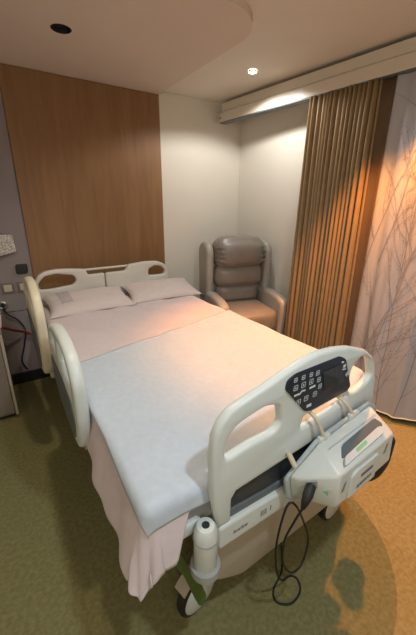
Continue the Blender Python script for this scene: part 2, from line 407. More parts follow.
# ------------------------------------------------------------------ sheer curtain with printed branches
SP = [(1.90, -1.34), (1.865, -1.52), (1.83, -1.72), (1.90, -1.90), (1.955, -2.05), (1.95, -2.3), (1.99, -2.8), (2.0, -3.1)]
SPs = [v[:] for v in smooth_path([Vector((a, b, 0)) for a, b in SP], 8)]
def sh_xy(t, z):
    L = path_at([Vector(q) for q in SPs], t); v = z/2.3
    top = Vector((1.88+.05*t, -1.36-1.75*t, 0)); k = min(1, max(0, v))**1.5
    p = L.lerp(top, k*.8)
    wv = .018*math.sin(t*46+.6*math.sin(z*2))*(1-.3*v)+.006*math.sin(t*110+z)
    return Vector((p.x-wv-.01, p.y, z))
def shf(u, v): z = .045+.006*math.sin(u*20)+v*2.255; q = sh_xy(u, z); return q[:]
me = grid_me(shf, 220, 30)
V = [v.co[:] for v in me.vertices]; Fs = [tuple(p.vertices) for p in me.polygons]; MI = [0]*len(Fs)
def ribbon(pts, w0, w1):
    n = len(V)
    for i, (t, z) in enumerate(pts):
        t2, z2 = pts[min(i+1, len(pts)-1)]; t1, z1 = pts[max(0, i-1)]
        dt, dz = (t2-t1)*1.85, z2-z1; L = math.hypot(dt, dz) or 1
        wd = w0+(w1-w0)*i/(len(pts)-1)
        for sgn in (-1, 1):
            q = sh_xy(t+sgn*wd*dz/L/1.85, z-sgn*wd*dt/L); V.append((q.x-.0035, q.y, q.z))
    for i in range(len(pts)-1): Fs.append((n+2*i, n+2*i+1, n+2*i+3, n+2*i+2)); MI.append(1)
def berry(t, z, r):
    n = len(V)
    for k in range(6):
        a = k*math.pi/3; q = sh_xy(t+r*math.cos(a)/1.85, z+r*math.sin(a)); V.append((q.x-.0038, q.y, q.z))
    Fs.append(tuple(range(n, n+6))); MI.append(1)
rg = random.Random(11)
def grow(t, z, ang, length, w, depth):
    pts = [(t, z)]; a = ang; N = max(4, int(length/.03)); st = length/N; bend = rg.uniform(-.35, .35)/N
    for i in range(N):
        a += bend+rg.uniform(-.035, .035)
        t += math.sin(a)*st/1.85; z += math.cos(a)*st
        if z > 2.27 or z < .06 or t < .004 or t > .97: break
        pts.append((t, z))
        if depth > 0 and i > 1 and rg.random() < (.24 if depth > 1 else .12):
            grow(t, z, a+rg.choice((-1, 1))*rg.uniform(.3, .65), length*rg.uniform(.3, .55)*(1-i/N*.5), w*.6, depth-1)
        if depth < 2 and rg.random() < .28: berry(t+rg.uniform(-.008, .008), z+rg.uniform(-.01, .01), rg.uniform(.003, .0055))
    if len(pts) > 1: ribbon(pts, w, w*.4)
for t0, z0, a0, ln in ((.05, .06, .25, 1.5), (.13, .06, .10, 1.4), (.22, .07, -.1, 1.6), (.30, .06, .15, 1.5), (.40, .06, 0, 1.5), (.5, .06, .1, 1.5), (.62, .06, -.1, 1.5), (.75, .06, .1, 1.5), (.88, .06, -.1, 1.4),
                     (.03, .95, .22, 1.3), (.10, 1.15, .28, 1.2), (.2, 1.0, .15, 1.3), (.28, 1.3, -.15, 1.0), (.36, 1.1, .1, 1.2), (.5, 1.1, .1, 1.1), (.65, 1.1, .1, 1.1), (.8, 1.1, -.1, 1.1)):
    grow(t0, z0, a0, ln, .0032, 2)
me2 = me_py(V, Fs, MI)
sc = link('sheer_curtain', me2, ['sheer', 'branch'])
tag(sc, 'pale sheer curtain printed with thin grey branches, hanging right of the brown one', 'curtain')
V, Fs = tube_geo([sh_xy(i/120, .043+.006*math.sin(i/6)) for i in range(121)], .005, 6)
link('hem', me_py(V, Fs), 'hem', sc)

# ------------------------------------------------------------------ wall fittings at the left
plate('foil_holder', fillet([(-.45, 1.13), (-.285, 1.165), (-.295, 1.30), (-.45, 1.30)], .02), [], .05, .008, XZ, (0, WY-.02, 0), 'foil')
tag(bpy.data.objects['foil_holder'], 'speckled silvery holder fixed high on the grey cladding at the left edge', 'wall holder')
t = tag(plate('wall_sensor', fillet([(-.315, .985), (-.228, .985), (-.225, 1.062), (-.312, 1.062)], .018), [], .02, .004, XZ, (0, WY-.02, 0), 'black'), 'square black unit on the grey cladding next to the wood panel', 'wall unit')
for xa, lab in ((-.44, 'square cream switch in a grey frame, left one of the pair on the cladding'), (-.325, 'square cream switch in a grey frame, right one of the pair, behind the bed rail')):
    s = thing('wall_switch', lab, 'switch', (xa+.045, WY-.02, .83), group=None)
    plate('frame', fillet([(xa, .83), (xa+.092, .83), (xa+.092, .918), (xa, .918)], .006), [], .010, .002, XZ, (0, WY-.02, 0), 'bezel', s)
    plate('switch_plate', fillet([(xa+.018, .846), (xa+.075, .846), (xa+.075, .902), (xa+.018, .902)], .004), [], .006, .0015, XZ, (0, WY-.03, 0), 'plate', s)
c = thing('wall_outlet', 'round chrome ringed outlet low on the cladding at the left edge', 'outlet', (-.47, WY-.02, .70))
lathe('ring', [(.018, 0), (.034, 0), (.034, .012), (.026, .018), (.018, .012)], 'steel', c, cap=False, at=(-.455, WY-.02, .735), direction=(0, -1, 0))
lathe('socket', [(.001, 0), (.017, 0), (.017, .008), (.001, .008)], 'black', c, at=(-.455, WY-.02, .735), direction=(0, -1, 0), n=16)

# cabinet
cb = thing('bedside_cabinet', 'taupe laminate bedside cabinet at the left edge, cut off by the picture', 'cabinet', (-.72, -.10, 0))
box('body', -.95, -.497, -.285, .14, .03, .68, 'cab', cb, bevel=.004)
box('door', -.945, -.512, -.303, -.287, .05, .655, 'cab', cb, bevel=.003)
box('edge_strip', -.508, -.490, -.305, -.285, .03, .68, 'beige', cb, bevel=.002)
box('plinth', -.93, -.51, -.26, .12, 0, .03, 'black', cb, bevel=.002)
box('handle', -.60, -.585, -.325, -.303, .40, .55, 'steel', cb, bevel=.004)
box('top', -.955, -.488, -.31, .15, .68, .70, 'cab', cb, bevel=.003)
tag(plate('tray', fillet([(-.80, .70), (-.482, .70), (-.470, .80), (-.81, .80)], .02), [], .22, .012, XZ, (0, -.04, 0), 'cabtop'), 'pale pink tray standing on top of the taupe cabinet', 'tray')
# cables
tag(tube('red_hose', smooth_path([(-.60, .05, .70), (-.488, -.02, .64), (-.42, .10, .56), (-.34, .18, .50), (-.26, .19, .45), (-.12, .14, .42), (0, .08, .44)]), .010, 'red'), 'dark red hose running from the cabinet behind the bed head', 'hose')
tag(tube('wall_cable', smooth_path([(-.455, WY-.05, .735), (-.43, WY-.06, .66), (-.37, WY-.05, .60), (-.33, WY-.05, .50), (-.36, WY-.05, .36), (-.40, WY-.04, .22), (-.37, WY-.05, .13)]), .006, 'black'), 'black cable hanging from the wall outlet towards the skirting', 'cable')
tag(tube('pale_cable', smooth_path([(-.29, WY-.03, .84), (-.27, WY-.05, .74), (-.31, WY-.05, .58), (-.36, WY-.05, .46), (-.44, WY-.05, .42), (-.50, WY-.08, .44)]), .004, 'midgrey'), 'thin grey cable looping down the cladding below the switches', 'cable')

# ------------------------------------------------------------------ recliner
ch = thing('recliner_chair', 'grey leather wingback recliner with three padded back rolls in the room corner', 'armchair', (1.575, -.292, 0), R(-14.5))
def sbox(name, x0, x1, y0, y1, z0, z1, m, parent, r=.04, tilt=0, puff=0, sub=2):
    """soft box: subdivided, inflated, rounded"""
    bm = bmesh.new(); bmesh.ops.create_cube(bm, size=1)
    bmesh.ops.subdivide_edges(bm, edges=bm.edges[:], cuts=7, use_grid_fill=True)
    c = Vector(((x0+x1)/2, (y0+y1)/2, (z0+z1)/2)); h = Vector(((x1-x0)/2, (y1-y0)/2, (z1-z0)/2))
    for v in bm.verts:
        u = v.co*2; q = Vector((u.x*h.x, u.y*h.y, u.z*h.z))
        core = Vector([max(-(h[i]-r), min(h[i]-r, q[i])) if h[i] > r else 0 for i in range(3)])
        rad = [min(r, h[i]) for i in range(3)]
        d = Vector([(q[i]-core[i])/rad[i] for i in range(3)])
        if d.length > 0:
            m_ = max(abs(d.x), abs(d.y), abs(d.z)); d = d.normalized()*m_
        p = core+Vector([d[i]*rad[i] for i in range(3)])
        if puff:
            fx = 1-(u.x)**2; fz = 1-(u.z)**2; fy = 1-(u.y)**2
            p.y += puff*u.y*fx**.5*fz**.5 if fx > 0 and fz > 0 else 0
            p.z += .6*puff*u.z*(fx**.5*fy**.5 if fx > 0 and fy > 0 else 0)
        nn = noise.noise(Vector((p.x*9+x0*5, p.y*9, p.z*9+z0*7)))*.006*(1 if puff else .3); p += d*nn
        v.co = p
    if tilt:
        bmesh.ops.rotate(bm, verts=bm.verts, cent=(0, h.y, -h.z), matrix=Matrix.Rotation(tilt, 3, 'X'))
    bmesh.ops.translate(bm, verts=bm.verts, vec=c)
    me = bpy.data.meshes.new('m'); bm.to_mesh(me); bm.free()
    return link(name, me, m, parent, local=True, subsurf=1)
sbox('base', -.26, .26, -.33, .20, .06, .42, 'leather', ch, r=.03)
sbox('seat', -.252, .252, -.42, .10, .38, .605, 'leather', ch, r=.06, puff=.02)
sbox('back_frame', -.30, .30, .06, .25, .10, 1.12, 'leatherpale', ch, r=.07)
sbox('lower_cushion', -.235, .235, -.03, .12, .585, .785, 'leather', ch, r=.07, puff=.025)
sbox('lumbar_cushion', -.262, .262, -.065, .12, .755, .985, 'leather', ch, r=.09, puff=.03)
sbox('head_cushion', -.262, .262, -.09, .16, .945, 1.235, 'leather', ch, r=.10, puff=.035)
for s in (-1, 1):
    # wing: profile in y-z, rounded plate
    prof = fillet([(.22, .60), (.23, 1.14), (.14, 1.20), (.02, 1.195), (-.045, 1.12), (-.045, .84), (-.03, .66), (.0, .60)], .07, 6)
    link('wing', plate_me(prof, [], .08, .034, YZ, (.270 if s > 0 else -.350, 0, 0)), 'leatherpale', ch, local=True)
    prof = fillet([(.20, .08), (.20, .72), (-.10, .735), (-.30, .725), (-.425, .69), (-.435, .60), (-.41, .40), (-.41, .08)], .05, 6)
    ar = link('armrest', plate_me(prof, [], .10, .035, YZ, (.250 if s > 0 else -.350, 0, 0)), 'leatherpale', ch, local=True)
for fx in (-.29, .29):
    for fy in (-.34, .14):
        V, Fs = tube_geo([(fx, fy, 0), (fx, fy, .09)], [.02, .026], 12); link('foot', me_py(V, Fs), 'black', ch, local=True)
# creases where the head cushion is gathered at its sides
for s in (-1, 1):
    for k in range(4):
        V, Fs = [], []; z = 1.03+.04*k; tube_geo(smooth_path([(s*.262, -.03, z), (s*.235, -.105, z+.01), (s*(.19-.02*(k % 2)), -.124, z+.008*k-.01)]), [.005]*12+[.001], 6, V, Fs)
        link('gathered_seam', me_py(V, Fs), 'leather', ch, local=True)

# ------------------------------------------------------------------ hospital bed
bed = thing('hospital_bed', 'white adjustable hospital bed with footboard controls, side rails and castors', 'bed', (.38, -1.1, 0))
FY = -2.20
# footboard : upper shell
outer = [(.735, .745), (.752, .81), (.735, .90), (.712, .97), (.685, 1.006), (.634, 1.042), (.531, 1.079), (.45, 1.093), (.372, 1.097), (.30, 1.088), (.22, 1.068), (.148, 1.046), (.087, 1.032), (.03, 1.016), (-.004, .988), (-.024, .946), (-.030, .88), (-.026, .737), (-.006, .61), (.044, .615), (.044, .70), (.06, .722), (.34, .745), (.72, .775)]
lh = fillet([(.026, .862), (.028, .92), (.060, .957), (.15, .977), (.20, .963), (.212, .90), (.19, .877), (.116, .876)], .018)
rh = fillet([(.577, .893), (.570, .98), (.59, 1.010), (.625, 1.015), (.663, .992), (.688, .925), (.668, .903), (.61, .885)], .018)
slot = fillet([(.318, .838), (.330, .880), (.545, .895), (.560, .882), (.545, .855), (.33, .832)], .010)
lh = [(.118+(x-.118)*1.14, .915+(z-.915)*1.10) for x, z in lh]; rh = [(.625+(x-.625)*1.22, .952+(z-.952)*1.10) for x, z in rh]
fb = plate('footboard', outer, [lh, rh, slot], .034, .012, XZ, (0, FY+.004, 0), 'white', bed)
plate('lower_bar', fillet([(-.004, .520), (-.006, .612), (.35, .606), (.72, .612), (.745, .60), (.745, .53), (.72, .52)], .016), [], .055, .010, XZ, (0, FY+.022, 0), 'white', fb)
plate('dark_inset', [(.03, .60), (.03, .73), (.34, .757), (.742, .785), (.75, .74), (.742, .60)], [], .02, .003, XZ, (0, FY+.012, 0), 'darkgrey', fb)
plate('inset_lip', fillet([(.045, .605), (.045, .640), (.20, .632), (.40, .640), (.735, .665), (.735, .605)], .006), [], .012, .003, XZ, (0, FY-.004, 0), 'slate', fb)
cp = plate('control_panel', fillet([(.222, 1.020), (.228, 1.048), (.262, 1.061), (.47, 1.064), (.505, 1.045), (.560, .922), (.54, .908), (.355, .897), (.322, .906)], .012), [], .006, .002, XZ, (0, FY-.029, 0), 'navy', fb)
plate('display', fillet([(.385, 1.030), (.478, 1.034), (.512, .958), (.408, .952)], .004), [], .003, .001, XZ, (0, FY-.0345, 0), 'screen', cp)
# printed keys: outlined squares, arrows and pictures
V, Fs = [], []
def flush(name, parent=None, m='marks'):
    if V: link(name, me_py(list(V), list(Fs)), m, parent or cp, smooth=False)
    V.clear(); Fs.clear()
yk = FY-.0352
def key(x, z, s, sh=.25, mark=0):
    s *= .86
    c = [(x-s, z-s), (x+s, z-s), (x+s, z+s), (x-s, z+s)]
    for i in range(4):
        a, b = c[i], c[(i+1) % 4]; dx, dz = b[0]-a[0], b[1]-a[1]; L = math.hypot(dx, dz); nx, nz = -dz/L*.0011, dx/L*.0011
        n = len(V); V.extend([(a[0]-nx, yk, a[1]-nz), (b[0]-nx, yk, b[1]-nz), (b[0]+nx, yk, b[1]+nz), (a[0]+nx, yk, a[1]+nz)]); Fs.append((n, n+1, n+2, n+3))
    n = len(V)
    if mark == 0: V.extend([(x-s*.5, yk, z-s*.4), (x+s*.5, yk, z-s*.4), (x, yk, z+s*.55)]); Fs.append((n, n+1, n+2))
    elif mark == 1: V.extend([(x-s*.5, yk, z+s*.4), (x+s*.5, yk, z+s*.4), (x, yk, z-s*.55)]); Fs.append((n, n+1, n+2))
    else: V.extend([(x-s*.5, yk, z-s*.3), (x+s*.5, yk, z-s*.3), (x+s*.5, yk, z+s*.3), (x-s*.5, yk, z+s*.3)]); Fs.append((n, n+1, n+2, n+3))
    flush('key')
def bar(x0, z0, x1, z1, w_):
    dx, dz = x1-x0, z1-z0; L = math.hypot(dx, dz); nx, nz = -dz/L*w_, dx/L*w_
    n = len(V); V.extend([(x0-nx, yk, z0-nz), (x1-nx, yk, z1-nz), (x1+nx, yk, z1+nz), (x0+nx, yk, z0+nz)]); Fs.append((n, n+1, n+2, n+3))
for i, xx in enumerate((.262, .296, .331)):
    key(xx, 1.040-.001*i, .0075, mark=2); key(xx+.004, 1.012, .0095, mark=0); key(xx+.024+.006*(i == 2), .955+.002*i, .0095, mark=1)
for k in range(3): key(.362+.010*k, 1.035-.027*k, .0085, mark=2)
bar(.262, .985, .285, .985, .0035); bar(.285, .982, .296, .992, .003); bar(.296, .992, .312, .989, .003); flush('picture_mark'); bar(.330, .990, .358, .991, .0038); flush('picture_mark')
bar(.327, .924, .350, .924, .0055); flush('picture_mark')
bar(.480, 1.040, .494, 1.036, .003); bar(.494, 1.020, .508, 1.020, .006); bar(.488, 1.010, .512, 1.006, .0025); flush('picture_mark'); bar(.515, .983, .533, .983, .005); bar(.524, .972, .524, .994, .002)
flush('picture_mark')
# small dark lettering and a pictogram on the lower bar (illegible in the photograph)
V, Fs = [], []; yk = FY-.0335
for k in range(8):
    x = .052+.0075*k; h = .006 if k not in (0, 4) else .009
    bar(x, .556, x+.001, .556+h*1.6, .0016); bar(x, .556+h*1.5, x+.005, .556+h*1.4, .0012)
    if k % 2 == 0: bar(x+.005, .556, x+.006, .565, .0014)
flush('lettering', bpy.data.objects['lower_bar'], 'slate')
for k in range(4): bar(.165, .556+.0065*k, .187, .556+.0065*k, .0013)
bar(.165, .554, .165, .578, .0014); bar(.187, .554, .187, .578, .0014); bar(.207, .556, .208, .578, .0024)
flush('pictogram', bpy.data.objects['lower_bar'], 'slate')

# headboard : two halves with hand holes and a bridging rod
HY = .0
HL = [(-.215, .62), (-.225, .88), (-.212, .95), (-.180, 1.000), (-.13, 1.026), (-.05, 1.036), (.06, 1.030), (.165, 1.018), (.185, .998), (.195, .965), (.335, .968), (.335, .62)]
HR = [(.34, .62), (.34, .968), (.515, .970), (.535, .995), (.55, 1.022), (.70, 1.036), (.83, 1.030), (.90, 1.000), (.938, .95), (.945, .88), (.935, .62)]
hl = fillet([(-.185, .882), (-.19, .93), (-.14, .985), (-.05, .998), (.08, .975), (.10, .93), (.07, .895), (-.10, .88)], .02)
hr = fillet([(.735, .905), (.74, .965), (.80, .992), (.87, .980), (.91, .935), (.895, .902), (.80, .900)], .02)
hb = plate('headboard', fillet(HL, .02), [hl], .045, .014, XZ, (0, HY+.045, 0), 'hbgrey', bed)
hb2 = plate('headboard', fillet(HR, .02), [hr], .045, .014, XZ, (0, HY+.038, 0), 'hbgrey', bed)
tube('bridging_rod', [(.12, .03, 1.005), (.60, .03, 1.008)], .010, 'hbgrey', bed, n=12)

# side rails at the left side (plates in the y-z plane)
def rail(x, dy, dz, sc=1.0, m='cream'):
    out = fillet([(-1.03+dy, .80+dz), (-1.05+dy, .92+dz), (-1.12+dy, 1.00+dz), (-1.28+dy, 1.05+dz), (-1.46+dy, 1.055+dz), (-1.60+dy, 1.01+dz), (-1.665+dy, .90+dz), (-1.66+dy, .70+dz), (-1.60+dy, .52+dz), (-1.48+dy, .50+dz), (-1.18+dy, .52+dz), (-1.06+dy, .62+dz)], .05)
    h1 = fillet([(-1.10+dy, .88+dz), (-1.12+dy, .95+dz), (-1.24+dy, 1.00+dz), (-1.29+dy, .98+dz), (-1.29+dy, .87+dz), (-1.2+dy, .85+dz)], .025)
    h2 = fillet([(-1.35+dy, .87+dz), (-1.35+dy, .99+dz), (-1.46+dy, 1.005+dz), (-1.55+dy, .975+dz), (-1.60+dy, .90+dz), (-1.58+dy, .80+dz), (-1.46+dy, .82+dz)], .025)
    sq = lambda L: [(a, (.78+dz)+(b-.78-dz)*sc) for a, b in L]
    out, h1, h2 = sq(out), sq(h1), sq(h2)
    r = plate('side_rail', out, [h1, h2], .050, .017, YZ, (x, 0, 0), m, bed)
    plate('dark_panel', sq(fillet([(-1.08+dy, .80+dz), (-1.10+dy, .66+dz), (-1.20+dy, .56+dz), (-1.46+dy, .54+dz), (-1.56+dy, .56+dz), (-1.60+dy, .68+dz), (-1.58+dy, .76+dz), (-1.40+dy, .80+dz)], .03)), [], .012, .003, YZ, (x-.004, 0, 0), 'slate', r)
    box('hinge_arm', x+.045, x+.07, -1.42+dy, -1.34+dy, .40+dz, .62+dz, 'beige', r, bevel=.006)
    return r
rail(-.272, 0, .0, .87, m='white')
rail(-.310, .70, .065, m='cream')

# deck, chassis
plate('mattress_deck', fillet([(-.175, .0), (-.175, -2.185), (.72, -2.185), (.97, -2.02), (.97, 0)], .03), [], .048, .010, ((1, 0, 0), (0, 1, 0), (0, 0, 1)), (0, 0, .583), 'white', bed)
V, Fs = [], []
box_geo(.10, .80, -2.02, -.15, .26, .34, V, Fs); box_geo(.30, .62, -1.75, -.45, .34, .583, V, Fs)
link('chassis', me_py(V, Fs), 'beige', bed, bevel=.01)
plate('foot_cover', fillet([(.0, .29), (.0, .50), (.02, .53), (.74, .53), (.80, .45), (.80, .22), (.16, .180), (.05, .24)], .03), [], .09, .012, XZ, (0, -2.075, 0), 'beige', bed)
plate('foot_cover', fillet([(.00, .20), (.00, .45), (.80, .45), (.80, .20)], .03), [], .09, .012, XZ, (0, -.10, 0), 'beige', bed)
# roller bumpers on the foot corners
for bx, by in ((-.048, -2.225), (.835, -2.20)):
    rm = 'white' if bx < 0 else 'skirting'
    rb_ = lathe('roller_bumper', [(.001, .490), (.030, .490), (.036, .500), (.036, .610), (.034, .640), (.026, .654), (.012, .655), (.011, .649), (.001, .649)], [rm, 'darkgrey'], bed, at=(bx, by, 0), mi=[0]*6+[1, 1, 1])
    lathe('ring', [(.037, .0), (.046, .002), (.047, .016), (.046, .030), (.037, .032)], 'midgrey', rb_, at=(bx, by, .468))
    lathe('end_ring', [(.0365, .0), (.0385, .002), (.0385, .006), (.0365, .008)], 'midgrey', rb_, at=(bx, by, .605))
    box('mount', min(bx+.02, .8), min(bx+.02, .8)+.05, by+.01, by+.05, .52, .60, 'midgrey', rb_, bevel=.006)
# castors
def castor(x, y, dirv, pedal=False):
    D = Vector(dirv).normalized(); r = .098; S = Vector((-D.y, D.x, 0)); c = Vector((x, y, r))
    k = lathe('castor', [(.001, -.020), (.082, -.020), (.086, -.018), (.095, -.016), (.098, -.008), (.098, .008), (.095, .016), (.086, .018), (.082, .021), (.060, .026), (.001, .028)], ['white', 'black'], bed, at=c, direction=D, mi=[0, 1, 1, 1, 1, 1, 1, 1, 0, 0, 0, 0], n=40)
    # hood over the back of the wheel
    V, Fs = [], []
    N = 12
    for i in range(N+1):
        a = R(78+i*62/N)
        for rr_ in (.104, .112):
            for w_ in (-.034, .020):
                V.append(c+S*math.cos(a)*rr_+Vector((0, 0, 1))*math.sin(a)*rr_+D*w_)
    for i in range(N):
        o = i*4; q = o+4
        Fs += [(o, o+1, q+1, q), (o+2, o+3, q+3, q+2), (o, o+2, q+2, q), (o+1, o+3, q+3, q+1)]
    Fs += [(0, 1, 3, 2), (N*4, N*4+1, N*4+3, N*4+2)]
    link('hood', me_py(V, Fs), 'beige', k, smooth=True)
    tube('stem', [(x, y, .205), (x, y, .27)], .022, 'beige', k, n=14)
    return k
k1 = castor(.015, -2.07, (.22, -.97, 0))
castor(.80, -2.10, (.1, -.99, 0)); castor(-.03, -.18, (-.9, -.3, 0)); castor(.82, -.18, (.9, -.3, 0))
# green brake pedal beside the castor
V = []; Fs = []
path = [(-.13, -2.11, .50, .010), (-.100, -2.145, .45, .016), (-.080, -2.155, .40, .012), (-.062, -2.165, .345, .016), (-.045, -2.172, .295, .020), (-.032, -2.178, .25, .019), (-.028, -2.18, .232, .010)]
for x, y, z, w_ in path:
    for s in (-1, 1):
        for h in (0, .010): V.append((x+s*w_, y+s*w_*.25-h*.6, z-h))
for i in range(len(path)-1):
    o = i*4; q = o+4; Fs += [(o, o+2, q+2, q), (o+1, q+1, q+3, o+3), (o, q, q+1, o+1), (o+2, o+3, q+3, q+2)]
Fs += [(0, 1, 3, 2), (len(V)-4, len(V)-2, len(V)-1, len(V)-3)]
link('brake_pedal', me_py(V, Fs), 'green', bed, bevel=.003)
tube('pedal_axle', [(-.14, -2.07, .46), (.10, -2.04, .46)], .012, 'slate', bed, n=10)

# ------------------------------------------------------------------ mattress, sheet, blanket, pillows
XL, XR_, YF, YH, ZT = -.180, .985, -2.150, -.045, .752
tag(plate('mattress', fillet([(XL+.015, YH), (XL+.015, YF+.015), (.60, YF+.02), (XR_-.012, YF+.17), (XR_-.012, YH)], .06, 6), [], ZT-.013-.632, .03, ((1, 0, 0), (0, 1, 0), (0, 0, 1)), (0, 0, .632), 'mattress'), 'pink covered mattress lying on the hospital bed under the sheet', 'mattress')
def fold(a, b, lift=0, flare=.16, wav=0, wseed=0.0, rad=.03):
    """flat cloth point (a, b) -> draped over the mattress"""
    da = max(0, XL-a); ea = max(0, a-XR_); db = max(0, YF-b); d_x = -da+ea
    d = math.hypot(da+ea, db)
    if d > .27: d_ = d; d = .27+(d-.27)*.35; d_x *= d/d_; db *= d/d_
    bx = min(max(a, XL), XR_); by = max(b, YF)
    wr = .006*noise.noise(Vector((a*3.5+wseed, b*3.5, 0)))+.0035*noise.noise(Vector((a*11, b*8+wseed, 3)))
    # softly radiating creases near the head
    wr += .0045*math.sin(a*19+b*13+2*noise.noise(Vector((a*3, b*3, 9))))*max(0, min(1, (b+1.5)/1.2))
    cut = .145*max(0, min(1, (bx-.55)/.42))**1.5*max(0, min(1, (-1.5-by)/.6))
    by += cut
    if d <= 0: return (bx, by, ZT+lift+wr)
    ux, uy = d_x/d, -db/d
    arc = rad*math.pi/2
    if d < arc: an = d/rad; o = rad*math.sin(an)*.9; z = -rad*(1-math.cos(an))
    else: e = d-arc; o = rad*.9+flare*e; z = -rad-e*math.sqrt(max(.05, 1-flare*flare))
    s = (b if da > 0 else 0)*1.0-(a if db > 0 else 0)*1.0
    hang = max(0, d-arc)
    o += wav*hang*math.sin(s*17+wseed)+wav*.5*hang*math.sin(s*39+1.3)
    return (bx+ux*(o+lift), by+uy*(o+lift), ZT+z+lift*(1 if d < arc else .3)+wr*max(0, 1-d*8))
def over_left(b):  # how much sheet hangs at the left
    if b < -1.55: t = min(1, (-1.55-b)/.5); return .20+.085*t
    return .20+.08*noise.noise(Vector((b*3, 0, 0)))
def over_foot(a):
    t = min(1, max(0, (-.08-a)/.06)); return .085+.14*t
def sheetf(u, v):
    b0 = YH+.01-(v*(YH-YF+.22)); L = over_left(max(b0, YF-.1))
    # u: 0 left hem .. 1 right hem
    a = (XL-L)+(XR_+.20-(XL-L))*u**1.0
    ft = over_foot(a); vv = v
    b = YH+.01-vv*(YH-YF+ft)
    return fold(a, b, .002, .22, .045, .7)
o = solid(link('bed_sheet', grid_me(sheetf, 190, 200), 'sheet'), .0035, 1)
tag(o, 'pale pink bed sheet over the mattress, hanging loosely down at the left foot corner', 'bed sheet')
# stitched hem band of the hanging corner
def hemf(u, v):
    b = YF-.216+.0+v*.035-.0; a = XL-.27+u*.155
    return fold(a, b, .006, .22, .045, .7)
solid(link('stitched_hem', grid_me(hemf, 24, 4), 'sheet', o), .003, 1)

def blankf(u, v):
    a = XL-.030+u*(XR_+.16-XL+.03)
    top = -1.20+(a+.14)*(.28/1.1)
    aL = -.060 if a < 0 else 0
    b = top+(YF-.075-top)*v
    if v > .6: a -= .012*(v-.6)/.4*(1-u)*3
    x, y, z = fold(a, b, .008, .12, .04, 2.1)
    return (x, y, z+.0015*math.sin(a*31+b*9))
o = solid(link('blanket', grid_me(blankf, 150, 130), 'blanket'), .006, 1)
tag(o, 'pale blue blanket spread over the foot half of the bed, its corner pointing down', 'blanket')
# sewn top border of the blanket
def bordf(u, v):
    a = XL-.028+u*(XR_+.15-XL+.028); top = -1.20+(a+.14)*(.28/1.1); b = top-v*.03
    return fold(a, b, .0125, .12, .04, 2.1)
solid(link('border', grid_me(bordf, 80, 2), 'blanket', o), .002, 1)

def pillow(label, cx, cy, cz, wx, wy, th, rot, tilt, seed):
    def f(side):
        def g(u, v):
            a, b = u*2-1, v*2-1
            e = max(0, (1-abs(a)**3.2))**.55*max(0, (1-abs(b)**2.6))**.6
            pin = 1-.07*(1-abs(a)**2)*abs(b)**4; pin2 = 1-.10*(1-abs(b)**2)*abs(a)**4
            z = side*th*.5*e*(1 if side > 0 else .45)
            z += .006*noise.noise(Vector((a*3+seed, b*3, side)))*e+.003*math.sin(a*9+b*5+seed)*e*(abs(a)**2+.3)
            return Vector((a*wx*.5*pin2, b*wy*.5*pin, z))
        return g
    N = 40; V = []; Fs = []
    for side in (1, -1):
        n = len(V); g = f(side)
        for j in range(N+1):
            for i in range(N+1): V.append(g(i/N, j/N))
        for j in range(N):
            for i in range(N): a = n+j*(N+1)+i; Fs.append((a, a+1, a+N+2, a+N+1))
    Mx = Matrix.Translation((cx, cy, cz)) @ Matrix.Rotation(rot, 4, 'Z') @ Matrix.Rotation(tilt, 4, 'X')
    me = bpy.data.meshes.new('m'); me.from_pydata([tuple(v) for v in V], [], Fs)
    bm = bmesh.new(); bm.from_mesh(me); bmesh.ops.remove_doubles(bm, verts=bm.verts[:], dist=1e-5); bmesh.ops.recalc_face_normals(bm, faces=bm.faces[:]); bm.transform(Mx); bm.to_mesh(me); bm.free()
    o = link('pillow', me, 'pillow'); tag(o, label, 'pillow')
    # printed patch lying on the cover
    return o, Mx, f(1)
pl1, M1, g1 = pillow('pink-white pillow with a grey printed corner, left one, against the left half of the headboard', .135, -.20, .800, .66, .38, .11, R(2), R(12), 1.0)
pl2, M2, g2 = pillow('plain pink-white pillow, right one, against the right half of the headboard', .775, -.18, .802, .66, .38, .11, R(-3), R(12), 4.0)
for (u0, u1, v0, v1), mm in (((.03, .16, .45, .85), 'pillow'), ((.16, .30, .30, .95), 'pillowgrey')):
    def pf(u, v): q = g1(u0+(u1-u0)*u, v0+(v1-v0)*v); q.z += .0025; return (M1 @ q)[:]
    if mm == 'pillowgrey': link('printed_patch', grid_me(pf, 8, 10), mm, pl1)

# ------------------------------------------------------------------ mattress pump on the footboard
pm = thing('mattress_pump', 'white air mattress pump with carry handle, hooked on the footboard', 'pump', (.50, -2.30, .55))
bm = bmesh.new()
pts = [(.25, -2.262, .705), (.375, -2.262, .775), (.66, -2.262, .822), (.705, -2.262, .78), (.72, -2.262, .60), (.66, -2.262, .56), (.33, -2.262, .555), (.27, -2.262, .61),
       (.265, -2.290, .700), (.370, -2.290, .765),
       (.345, -2.375, .745), (.64, -2.375, .780), (.655, -2.375, .655), (.352, -2.375, .612)]
for p in pts: bm.verts.new(p)
bmesh.ops.convex_hull(bm, input=bm.verts[:]); bmesh.ops.dissolve_limit(bm, angle_limit=R(3), verts=bm.verts[:], edges=bm.edges[:])
me = bpy.data.meshes.new('m'); bm.to_mesh(me); bm.free()
link('case', me, 'pumpwhite', pm, bevel=.012, seg=3, angle=15)
plate('back_plate', fillet([(.235, .69), (.375, .785), (.67, .832), (.725, .79), (.735, .59), (.66, .548), (.33, .545), (.255, .60)], .02), [], .014, .004, XZ, (0, -2.247, 0), 'pumpgrey', pm)
